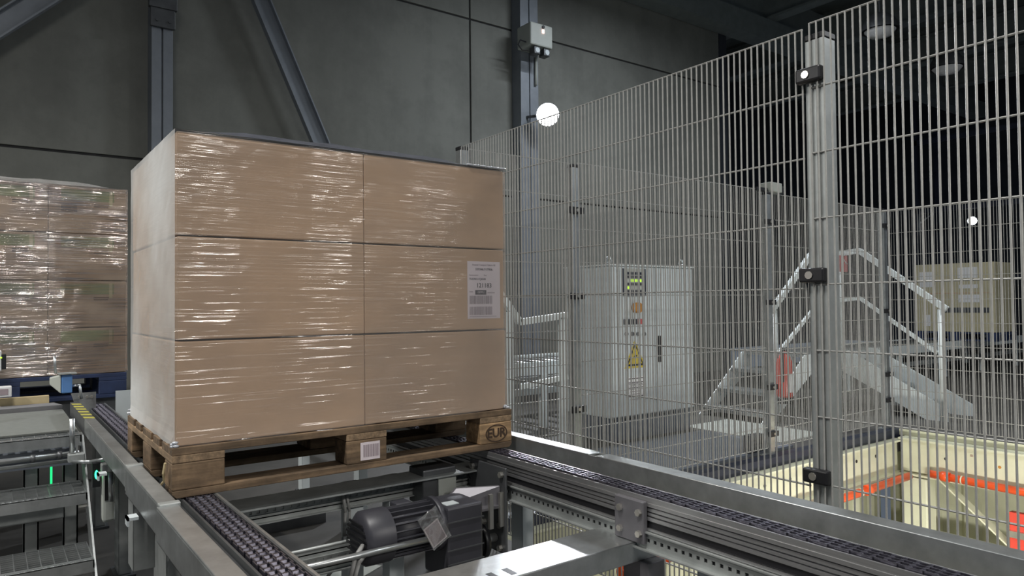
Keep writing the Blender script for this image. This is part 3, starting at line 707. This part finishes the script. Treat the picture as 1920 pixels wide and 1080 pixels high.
for z in (n0.z-.012, n0.z-.045, n0.z-.09, n1.z+.008): Bx(n0.x, n1.x, fyc-.0035, fyc-.0025, z-.004, z+.004).build('rule', 'ink', ns)
text('ATTENTION', .036, 'ink', ns, ((n0.x+n1.x)/2, fyc-.0032, n0.z-.068), (1, 0, 0), (0, 0, 1), 'lettering', .0004)
for k in range(4): Bx(n0.x+.04, n1.x-.04, fyc-.0032, fyc-.0025, n0.z-.125-.022*k, n0.z-.119-.022*k).build('print_line', 'ink_soft', ns)
for x in (cx0+.06, cx1-.06):
    q = MB()
    for k in range(12):
        a0, a1 = 2*math.pi*k/12, 2*math.pi*(k+1)/12
        q.cyl((x+.028*math.cos(a0), cy+.06, .91+.028*math.sin(a0)), (x+.028*math.cos(a1), cy+.06, .91+.028*math.sin(a1)), .009, 6)
    q.build('lifting_eye', 'galv', cab)
for k in range(16): Bx(cx0+.04+k*.062, cx0+.075+k*.062, cy+.0185, cy+.02, ZF+.165, ZF+.185).build('plinth_slot', 'black', cab)

# floor plates beyond the fence
tag(Bx(2.75, 4.75, 1.06, 1.95, ZF, ZF+.02).build('raised_plate', 'plate_grey'), 'dark grey steel floor plate in front of the control cabinet', 'plate')
tag(Bx(4.8, 5.44, 1.2, 2.2, ZF, ZF+.015).build('access_plate', 'plate_light'), 'pale floor plate at the foot of the crossover steps', 'plate')
ob = thing('floor_outlet', (4.05, 1.12, ZF), 'small dark slotted outlet box at the base of the fence', 'box')
q = at(1415, 845, 1, 1.1)
Bx(q.x-.09, q.x+.09, 1.08, 1.14, ZF+.02, ZF+.15).build('body', 'motor', ob)
for k in range(3): Bx(q.x-.07, q.x+.07, 1.075, 1.08, ZF+.045+.03*k, ZF+.058+.03*k).build('slot', 'black', ob)
struct(Bx(PX0, PX1+.05, PY1-.02, PY1+.07, ZF-.06, ZF+.012).build('trim_1', 'navy'))
struct(Bx(PX1-.04, PX1+.05, PY0, PY1-.02, ZF-.04, ZF+.012).build('trim_2', 'cream'))

# ================================================================== FLOOR OPENING
def ibeam(a, b, h, wd, label, m='cream'):
    a, b = Vector(a), Vector(b); t = thing('steel_beam', (a+b)/2, label, 'beam')
    MB().bar(a-Vector((0, 0, .008)), b-Vector((0, 0, .008)), wd, .016).build('flange', m, t)
    MB().bar(a-Vector((0, 0, h-.008)), b-Vector((0, 0, h-.008)), wd, .016).build('flange', m, t)
    MB().bar(a-Vector((0, 0, h/2)), b-Vector((0, 0, h/2)), .012, h-.032).build('web', m, t); return t
b1 = ibeam((PX0+.02, .90, ZF-.06), (6.1, .90, ZF-.06), .30, .13, 'cream steel beam below the fence line along the floor opening')
for k in range(12): MB().cyl((2.2+k*.32, .893, ZF-.17), (2.2+k*.32, .889, ZF-.17), .014, 8).build('bolt_hole', 'black', b1)
b2 = ibeam((6.12, .86, ZF-.04), (6.12, PY0+.1, ZF-.04), .32, .15, 'cream steel beam carrying the floor past the corner post')
for k in range(14):
    MB().cyl((6.113, .7-k*.2, ZF-.12-.06*(k % 2)), (6.109, .7-k*.2, ZF-.12-.06*(k % 2)), .012, 8).build('bolt_hole', ('copper', 'black', 'bolt')[k % 3], b2)
Bx(6.09, 6.1, .62, .84, ZF-.33, ZF-.06).build('splice_plate', 'cream', b2)
ws_ = struct(Bx(7.0, 7.05, PY0, 1.4, -3.0, ZF-.2).build('wall_shaft_side', 'cream'))
for k in range(22):
    y = 1.3-k*.28; MB().prism([(7.0, y, -3), (6.95, y-.04, -3), (6.95, y-.13, -3), (7.0, y-.17, -3)], (0, 0, 3+ZF-.2)).build('wall_rib', 'cream', ws_)
wz = struct(Bx(PX0, 7.0, 1.5, 1.55, -3.0, ZF-.2).build('wall_shaft_end', 'cream'))
for k in range(18):
    x = 6.9-k*.28; MB().prism([(x, 1.5, -3), (x-.04, 1.45, -3), (x-.13, 1.45, -3), (x-.17, 1.5, -3)], (0, 0, 3+ZF-.2)).build('wall_rib', 'cream', wz)
struct(Bx(PX0-.06, 7.0, PY0, 1.5, -3.1, -3.0).build('floor_lower', 'floor'))
struct(Bx(PX0-.06, PX0-.01, PY0, 1.5, -3.0, ZF-.2).build('wall_shaft_near', 'cream'))
cl = thing('shaft_column', (6.12, .7, -3.0), 'cream box column below the corner of the floor opening', 'column')
Bx(6.03, 6.2, .62, .82, -3.0, ZF-.37).build('shaft', 'cream', cl, .01)
Bx(6.0, 6.22, .6, .84, -3.0, -2.98).build('base_plate', 'cream', cl)
ibeam((6.12, .6, -1.44), (6.12, PY0+.1, -1.44), .2, .12, 'cream steel beam along the lower edge of the shaft bracing')
ibeam((PX0+.1, .78, -1.5), (6.03, .78, -1.5), .2, .12, 'cream steel beam crossing the shaft below the orange pipe')
def flat(a, b, label): tag(MB().bar(a, b, .012, .1, (1, 0, 0) if abs(a[0]-b[0]) < .2 else (0, 1, 0)).build('cross_brace', 'cream'), label, 'brace')
flat((6.12, .55, -.97), (6.12, .0, -1.44), 'cream flat brace slanting down from the box column')
flat((6.12, -.18, -.97), (6.12, -.75, -1.44), 'cream flat brace slanting down beside the red bracket')
def pipe(a, b, label, rings):
    a, b = Vector(a), Vector(b); t = thing('sprinkler_pipe', (a+b)/2, label, 'pipe')
    MB().cyl(a, b, .032, 14).build('pipe', 'orange', t)
    for f in rings: q = a.lerp(b, f); d = (b-a).normalized(); MB().cyl(q-d*.03, q+d*.03, .042, 14).build('coupling', 'orange', t); MB().cyl(q+d*.12, q+d*.13, .036, 12).build('pipe_clip', 'cream', t)
pipe((6.03, .60, -.93), (6.03, -2.0, -.99), 'orange sprinkler pipe hung under the beam beside the box column', (.05, .35, .7))
pipe((5.98, .74, -.97), (2.5, .74, -1.0), 'orange sprinkler pipe hung under the beam along the fence line', (.2, .42, .7))
rb = thing('red_bracket', (6.1, -.2, -1.44), 'red steel valve bracket at the foot of the cream braces', 'bracket')
q = at(1912, 1000, 0, 6.05)
Bx(6.02, 6.08, q.y-.08, q.y+.06, -1.44, q.z+.16).build('post', 'red', rb, .006)
Bx(5.99, 6.02, q.y-.05, q.y+.05, q.z-.03, q.z+.02).build('coupling', 'bolt', rb)
pl = thing('shaft_lamp', (4.2, -.9, -1.15), 'strip lamp lighting the cream shaft below the floor', 'lamp')
Bx(3.5, 4.9, -1.0, -.9, -1.15, -1.1).build('housing', 'white', pl); Bx(3.52, 4.88, -.99, -.91, -1.165, -1.15).build('tube', 'tube_face', pl)
for x in (3.6, 4.8): MB().cyl((x, -.95, -1.1), (x, -.95, -.84), .008, 6).build('hanger', 'galv', pl)
tag(Bx(3.4, 5.0, -1.03, -.87, -.84, -.72).build('shaft_girder', 'cream'), 'short cream girder carrying the shaft lamp', 'beam')
lamp_light('shaft_glow', 'AREA', (4.2, -.95, -1.18), (6.1, .6, -1.45), PIT_W, (1, .98, .9), 1.3, pl, .09)

# ================================================================== CROSSOVER STEPS
st = thing('crossover_steps', (6.5, 2.2, ZF), 'pale grey crossover steps with handrails beyond the fence', 'steps')
ZP = .0; SY0, SY1 = 1.87, 2.6
Bx(6.27, 7.6, SY0, SY1, ZP-.03, ZP).build('platform', 'galv', st, .003)
for k, z in enumerate((-.165, -.36, -.535)):
    x1 = 6.29-.24*k; Bx(x1-.26, x1, SY0+.01, SY1-.01, z-.035, z).build('tread', 'galv', st, .003)
for y in (SY0-.01, SY1):
    MB().prism([(5.5, y, ZF), (5.68, y, ZF), (6.4, y, ZP-.18), (6.4, y, ZP), (6.25, y, ZP)], (0, .01, 0)).build('stringer', 'rail_grey', st)
FX0, FX1 = 6.95, 7.5
for k, z in enumerate((-.18, -.33, -.48)):
    y1 = SY0-.24*k; Bx(FX0+.01, FX1-.01, y1-.26, y1-.01, z-.035, z).build('tread', 'galv', st, .003)
for x in (FX0, FX1):
    MB().prism([(x, .82, ZF), (x, 1.02, ZF), (x, 1.86, ZP-.2), (x, 1.86, ZP+.02), (x, 1.78, ZP+.02), (x, .82, ZF+.12)], (.01, 0, 0)).build('stringer', 'rail_grey', st)
rp_ = [at(1447, 582, 1, 1.85), at(1520, 478, 1, 1.85), Vector((6.95, 1.85, 1.05)), at(1611, 470, 0, 6.95), at(1775, 580, 0, 6.95)]
def flatrail(pts, w1, h1, nm, m): 
    mb = MB()
    for a, b in zip(pts, pts[1:]): mb.bar(a, b, w1, h1)
    for p in pts[1:-1]: mb.ball(p, w1*.5, 8)
    mb.build(nm, m, st)
flatrail(rp_, .04, .055, 'handrail', 'rail_grey')
dz = Vector((0, 0, -.5))
flatrail([rp_[0]+Vector((.09, 0, -.42)), rp_[1]+dz+Vector((.12, 0, 0)), rp_[2]+dz, rp_[3]+dz, rp_[4]+Vector((0, .09, -.42))], .025, .035, 'mid_rail', 'rail_grey')
for p, z in ((rp_[0]+Vector((.05, 0, 0)), ZF), (rp_[2], ZP), (rp_[4]+Vector((0, .06, 0)), ZF)):
    MB().cyl((p.x, p.y, z), (p.x, p.y, p.z-.0), .022, 10).build('handrail_post', 'rail_grey', st)
s0, s1 = at(1560, 478, 1, 1.82), at(1588, 510, 1, 1.82)
sg = thing('safety_sign', ((s0.x+s1.x)/2, 1.82, s1.z), 'red and white safety sign hung on the crossover handrail', 'sign')
Bx(s0.x-.12, s1.x, 1.815, 1.82, s1.z, s0.z).build('plate', 'red_soft', sg)
Bx(s0.x-.1, s0.x+.04, 1.812, 1.815, s1.z+.02, s1.z+.12).build('white_field', 'white', sg)
MB().bar((s1.x-.1, 1.813, s0.z-.03), (s1.x-.02, 1.813, s0.z-.09), .004, .02, (0, 1, 0)).build('white_slash', 'white', sg)
q = at(1471, 705, 1, 1.76)
fe = thing('fire_extinguisher', (q.x, 1.76, q.z-.2), 'red fire extinguisher with white label hung on the handrail post', 'extinguisher')
MB().lathe((q.x, 1.76, q.z-.2), [(0, 0), (.07, .0), (.075, .02), (.075, .33), (.05, .39), (.02, .42), (.02, .44), (0, .44)], 18).build('cylinder', 'red', fe)
MB().lathe((q.x, 1.76, q.z-.26), [(0, 0), (.07, 0), (.07, .06), (0, .06)], 16).build('base_ring', 'black', fe)
Bx(q.x-.045, q.x+.02, 1.68, 1.69, q.z-.15, q.z+.02).build('label_sticker', 'white', fe)
MB().box(q.x-.015, q.x+.06, 1.745, 1.775, q.z+.24, q.z+.27).build('valve_lever', 'black', fe)
MB().tube([(q.x, 1.76, q.z+.24), (q.x-.06, 1.74, q.z+.26), (q.x-.09, 1.72, q.z+.15), (q.x-.09, 1.72, q.z-.05)], .01, 6).build('hose', 'black', fe)
Bx(rp_[0].x+.075, q.x+.03, 1.836, 1.85, q.z+.02, q.z+.06).build('hook_bar', 'galv', fe)

# ================================================================== FAR CONVEYORS
def roller_conveyor(x0, x1, y0, y1, zt, label):
    t = thing('roller_conveyor', ((x0+x1)/2, (y0+y1)/2, ZF), label, 'conveyor')
    for y in (y0, y1):
        MB().box(x0, x1, y-.02, y+.02, zt-.12, zt).build('side_frame', 'rail_grey', t)
        MB().box(x0, x1, y-.02, y+.02, zt-.3, zt-.24).build('lower_rail', 'galv_dull', t)
    k = x0+.1
    while k < x1: MB().cyl((k, y0+.02, zt-.04), (k, y1-.02, zt-.04), .03, 8).build('roller', 'galv', t); k += .19
    k = x0+.3
    while k < x1:
        for y in (y0, y1): Bx(k-.03, k+.03, y-.03, y+.03, ZF, zt-.12).build('leg', 'rail_grey', t)
        k += 1.4
    return t
roller_conveyor(2.1, 5.5, 3.05, 3.85, .0, 'pale roller conveyor running behind the control cabinet')
roller_conveyor(8.2, 14.6, 2.65, 3.45, -.1, 'pale roller conveyor carrying the far taped carton')
fp = at(1750, 640, 0, 11.9)
bx0, by0 = 11.9, 3.55
t = thing('far_blue_pallet', (12.5, 3.05, -.1), 'blue pallet under the far taped carton', 'pallet')
PYN, PYX = 2.15, 3.35
for k in range(5): Bx(11.9+k*.17, 12.02+k*.17, PYN, PYX, .012, .034).build('top_board', 'blue_pal', t)
for y in (PYN, PYN+.53, PYX-.14): 
    Bx(11.9, 12.7, y, y+.14, -.01, .012).build('stringer_board', 'blue_pal', t)
    for x in (11.9, 12.25, 12.6): Bx(x, x+.1, y, y+.14, -.078, -.01).build('block', 'blue_pal', t)
for x in (11.9, 12.25, 12.6): Bx(x, x+.1, PYN, PYX, -.1, -.078).build('bottom_board', 'blue_pal', t)
t = thing('taped_carton', (12.3, 2.75, .035), 'large pale taped carton with white labels on the far conveyor', 'carton')
Bx(11.92, 12.68, PYN+.02, PYX-.02, .035, 1.12).build('body', 'card_pale', t, .01)
def fl_(ya, yb, za, zb, nm, m='label'): Bx(11.916, 11.92, ya, yb, za, zb).build(nm, m, t)
fl_(3.05, 3.25, .75, 1.0, 'paper_label', 'white'); fl_(2.4, 2.68, .88, 1.05, 'paper_label', 'white'); fl_(2.38, 2.68, .5, .62, 'paper_label', 'white'); fl_(2.4, 2.66, .72, .78, 'paper_label', 'white'); fl_(3.1, 3.2, .12, .3, 'paper_label', 'white')
fl_(PYN+.03, PYX-.03, .64, .655, 'tape_band', 'card'); fl_(PYN+.1, 2.9, .34, .42, 'dark_print', 'steel_dark')
# rack in the dark
rk = thing('pallet_rack', (15.4, 1.0, ZF), 'tall dark blue pallet rack in the unlit hall behind the taped carton', 'rack')
for y in (4.6, 2.2, -.2, -2.6):
    for x in (14.9, 15.9): Bx(x-.05, x+.05, y-.05, y+.05, ZF, 4.6).build('upright', 'navy', rk)
    for j in range(6): MB().bar((14.9, y, ZF+.3+j*.8), (15.9, y, ZF+.7+j*.8), .03, .03).build('lattice_bar', 'navy', rk)
for z in (.9, 2.3, 3.7): Bx(14.85, 14.9, -2.6, 4.6, z, z+.1).build('shelf_beam', 'navy', rk)
# handrail behind the narrow fence panel
hr = thing('guard_rail', at(955, 790, 2, ZF)*1.0, 'pale tubular guard rail behind the narrow fence panel', 'railing')
A = at(948, 566, 1, 2.2); B = at(974, 604, 1, 2.2); C_ = at(1062, 591, 1, 2.2)
MB().bar(A+Vector((-.25, 0, .3)), B, .04, .05).bar(B, C_, .04, .05).build('top_rail', 'rail_grey', hr)
for q in (B+Vector((-.1, 0, .1)), C_-Vector((.05, 0, 0))): Bx(q.x-.025, q.x+.025, 2.18, 2.22, ZF, q.z-.02).build('rail_post', 'rail_grey', hr)
MB().bar((B.x, 2.2, B.z-.5), (C_.x, 2.2, C_.z-.5), .03, .04).build('mid_rail', 'rail_grey', hr)

# ================================================================== ACCESS STEPS ON THE OPERATOR SIDE
ac = thing('access_steps', (-.5, 1.6, ZF), 'galvanised access steps with open grating treads beside the striped rail', 'steps')
SX0, SX1 = -1.0, -.096
for k, (yn, z) in enumerate(((1.38, 0.0), (1.15, -.2), (.90, -.4))):
    dp = .26 if k else .9
    tr_ = MB().box(SX0, SX1, yn, yn+.004, z-.045, z).box(SX0, SX1, yn+dp-.004, yn+dp, z-.03, z).box(SX0, SX0+.004, yn, yn+dp, z-.03, z).box(SX1-.004, SX1, yn, yn+dp, z-.03, z).build('tread', 'galv', ac)
    nx = int((SX1-SX0)/.041); gdp = min(dp, .26); gg = MB()
    for i in range(1, nx): x = SX0+i*(SX1-SX0)/nx; gg.box(x-.0015, x+.0015, yn+.03, yn+gdp, z-.025, z-.001)
    for j in range(1, 9): y = yn+.03+j*(gdp-.03)/9; gg.box(SX0, SX1, y-.0015, y+.0015, z-.012, z-.0012)
    stuff(gg.build('grating', 'galv', tr_))
    ng = MB().box(SX0, SX1, yn, yn+.032, z-.003, z+.001)
    for i in range(nx*2): x = SX0+(i+.5)*(SX1-SX0)/nx/2; ng.box(x-.006, x+.006, yn+.004, yn+.022, z+.001, z+.004)
    ng.build('serrated_nosing', 'galv', tr_)
for x in (SX0-.008, SX1+.001):
    MB().prism([(x, .70, ZF), (x, .82, ZF), (x, 1.46, -.06), (x, 1.46, .0), (x, 1.37, .0)], (.007, 0, 0)).build('stringer', 'galv', ac)
for x in (-.27, -.125, -.85):
    MB().box(x-.028, x+.028, 1.50, 1.506, ZF, -.06).box(x-.028, x-.022, 1.5, 1.55, ZF, -.06).box(x+.022, x+.028, 1.5, 1.55, ZF, -.06).build('post', 'galv_dull', ac)
MB().box(SX0, -.155, 1.44, 1.49, -.36, -.31).build('lower_rail', 'galv_dull', ac, .003)
MB().box(SX0, SX1-.01, 1.42, 1.47, -.13, -.06).build('edge_beam', 'plate_grey', ac)
for z in (-.25, -.45): MB().cyl((SX1-.03, 1.17+z*1.1+.27, z), (SX1+.012, 1.17+z*1.1+.27, z), .011, 6).build('bolt', 'bolt', ac)
tag(Bx(SX0, -.10, 1.50, 2.29, .001, .008).build('rubber_mat', 'rubber'), 'flat grey rubber mat on top of the access steps', 'mat')
tag(MB().prism([(-1.0, 2.30, 0.0), (-.1, 2.30, 0.0), (-.13, 2.44, .0), (-1.0, 2.44, .0)], (0, 0, .03)).build('threshold_plate', 'mat_dark'), 'dark threshold plate between the rubber mat and blue pallet', 'plate')
lb_ = thing('light_bar', (-.5, 1.3, -.1), 'bright horizontal tube with clamps under the steps landing', 'tube')
q = at(0, 868, 1, 1.31); q2 = at(148, 849, 1, 1.31)
MB().cyl((-1.0, 1.31, q.z), (q2.x, 1.31, q2.z), .011, 10).build('tube', 'galv', lb_)
MB().cyl((-1.0, 1.325, q.z-.03), (q2.x, 1.325, q2.z-.03), .008, 8).build('lower_tube', 'galv_dull', lb_)
for px in (62, 112): p = at(px, 868-px*.128, 1, 1.31); MB().cyl((p.x-.008, 1.31, p.z), (p.x+.008, 1.31, p.z), .016, 10).build('clamp_ring', 'steel_dark', lb_)
# sensor stand at the end of the steps
sn = thing('sensor_mount', (-.12, 1.25, -.3), 'clamped rods of a light-barrier mount beside the steps landing', 'bracket')
a, b = at(135, 785, 1, 1.25), at(135, 848, 1, 1.25); MB().cyl(a, b, .010, 10).build('upright_rod', 'galv', sn)
a2, b2_ = at(144, 823, 1, 1.25), at(144, 850, 1, 1.25); MB().bar(a2, b2_, .008, .016).build('side_plate', 'galv', sn)
p = at(143, 857, 1, 1.25); Bx(p.x-.03, p.x+.03, 1.23, 1.27, p.z-.018, p.z+.016).build('clamp', 'galv_dull', sn, .004)
MB().tube([at(137, 866, 1, 1.22), at(170, 866, 1, 1.15), at(203, 860, 1, 1.05), at(212, 866, 1, 1.02)], .008, 8).build('cross_rod', 'galv', sn)
p = at(206, 876, 1, 1.0); Bx(p.x-.03, p.x+.02, .98, 1.03, p.z-.016, p.z+.016).build('clamp', 'galv_dull', sn, .004)
MB().cyl(at(207, 878, 1, 1.0), at(208, 940, 1, 1.0), .009, 10).build('upright_rod', 'galv', sn)
ph = thing('photo_sensor', at(203, 975, 1, 1.06), 'pale photoelectric sensor head with green LED below the guide rail', 'sensor')
p0, p1 = at(192, 905, 1, 1.06), at(216, 978, 1, 1.06)
Bx(p0.x, p1.x, 1.06, 1.11, p1.z, p0.z+.07).build('housing', 'grey_box', ph, .012)
Bx(p0.x+.008, p0.x+.022, 1.057, 1.06, p1.z+.09, p0.z+.06).build('scale_strip', 'black', ph)
p = at(181, 890, 1, 1.08); Bx(p.x-.014, p.x+.014, 1.08, 1.11, p.z-.05, p.z+.045).build('lamp_holder', 'black', ph)
MB().ball((p.x, 1.08, p.z), .009, 8, 6, (.7, .7, 2)).build('green_led', 'led_green', ph)
p = at(96, 882, 1, 1.496); 
tag(Bx(p.x-.004, p.x+.004, 1.488, 1.499, p.z-.06, p.z+.05).build('indicator_strip', 'led_soft'), 'thin glowing green strip on the post behind the steps', 'indicator')
# blue sensor on bent rod, end plates
bs_ = thing('reflex_sensor', at(115, 735, 1, 2.15), 'blue-faced sensor head on a bent rod beyond the rubber mat', 'sensor')
q = at(117, 718, 1, 2.15)
Bx(q.x-.008, q.x+.04, 2.10, 2.17, q.z-.05, q.z+.045).build('face', 'blue_lens', bs_, .005)
MB().prism([(q.x-.01, 2.1, q.z-.05), (q.x-.01, 2.1, q.z+.045), (q.x-.055, 2.13, q.z+.03), (q.x-.055, 2.13, q.z-.005)], (0, .05, 0)).build('hood', 'grey_box', bs_, .004)
Bx(q.x-.02, q.x+.06, 2.09, 2.18, q.z+.047, q.z+.052).build('cover', 'galv_dull', bs_)
MB().tube([(q.x-.03, 2.15, q.z+.05), (q.x-.036, 2.15, q.z+.14)], .006, 8).build('upper_rod', 'galv', bs_)
MB().tube([(q.x+.03, 2.14, q.z), at(135, 724, 1, 2.14), at(149, 722, 1, 2.14), at(153, 748, 1, 2.14)], .007, 8).build('bent_rod', 'galv', bs_)
ep = thing('end_plate', (0, 2.3, -.2), 'pinkish bolted end plate at the end of the striped rail', 'plate')
a, b = at(133, 738, 1, 2.3), at(180, 768, 1, 2.3)
MB().prism([(a.x, 2.3, a.z), (b.x, 2.3, a.z), (b.x, 2.3, b.z-.1), (a.x+.06, 2.3, b.z-.1)], (0, .008, 0)).build('plate', M['galv'], ep)
for px in (150, 163, 172): p = at(px, 744, 1, 2.3); MB().cyl((p.x, 2.3, p.z), (p.x, 2.292, p.z), .008, 6).build('bolt', 'bolt', ep)
a, b = at(217, 733, 1, 2.35), at(246, 790, 1, 2.35)
tag(Bx(a.x, a.x+.5, 2.35, 2.356, b.z, a.z).build('guide_plate', 'grey_paint'), 'grey sheet-metal guide plate behind the wooden pallet', 'plate')
a, b = at(-20, 727, 1, 2.4), at(22, 744, 1, 2.4)
mt = thing('marking_box', ((a.x+b.x)/2, 2.4, b.z), 'small white slotted box at the front of the blue pallet', 'box')
Bx(a.x, b.x, 2.4, 2.46, b.z, a.z).build('body', 'white', mt, .004); Bx(a.x+.01, b.x-.015, 2.398, 2.4, b.z+.012, a.z-.012).build('grille', 'ink_soft', mt)
a, b = at(0, 752, 1, 2.45), at(92, 766, 1, 2.45)
tag(Bx(-.9, b.x, 2.45, 2.5, at(46, 772, 1, 2.45).z, at(92, 742, 1, 2.45).z).build('timber_strip', 'cream_board'), 'cream timber strip lying before the blue pallet', 'board')
a = at(3, 675, 1, 2.5)
sw = thing('indicator_unit', (a.x-.04, 2.5, a.z-.08), 'small white unit with a lit dot before the small cartons', 'sensor')
Bx(a.x-.08, a.x, 2.5, 2.55, a.z-.06, a.z+.05).build('housing', 'white', sw, .006); Bx(a.x, a.x+.02, 2.5, 2.52, a.z-.05, a.z+.03).build('lens', 'black', sw)
MB().ball((a.x-.002, 2.497, a.z+.012), .005, 6, 4).build('lit_dot', 'lcd', sw)
Bx(a.x-.06, a.x-.04, 2.52, 2.54, ZF, a.z-.06).build('stand', 'galv_dull', sw)
# timber the blue pallet rests on: low conveyor bed
bd_ = thing('pallet_bed', (-.35, 3.0, ZF), 'dark steel conveyor bed under the blue pallet', 'conveyor')
for y in (2.64, 3.02, 3.38): Bx(-1.0, .3, y, y+.05, -.12, .0145).build('cross_rail', 'steel_dark', bd_)
for x in (-.95, .2):
    for y in (2.66, 3.4): Bx(x-.03, x+.03, y-.03, y+.03, ZF, -.12).build('leg', 'steel_dark', bd_)
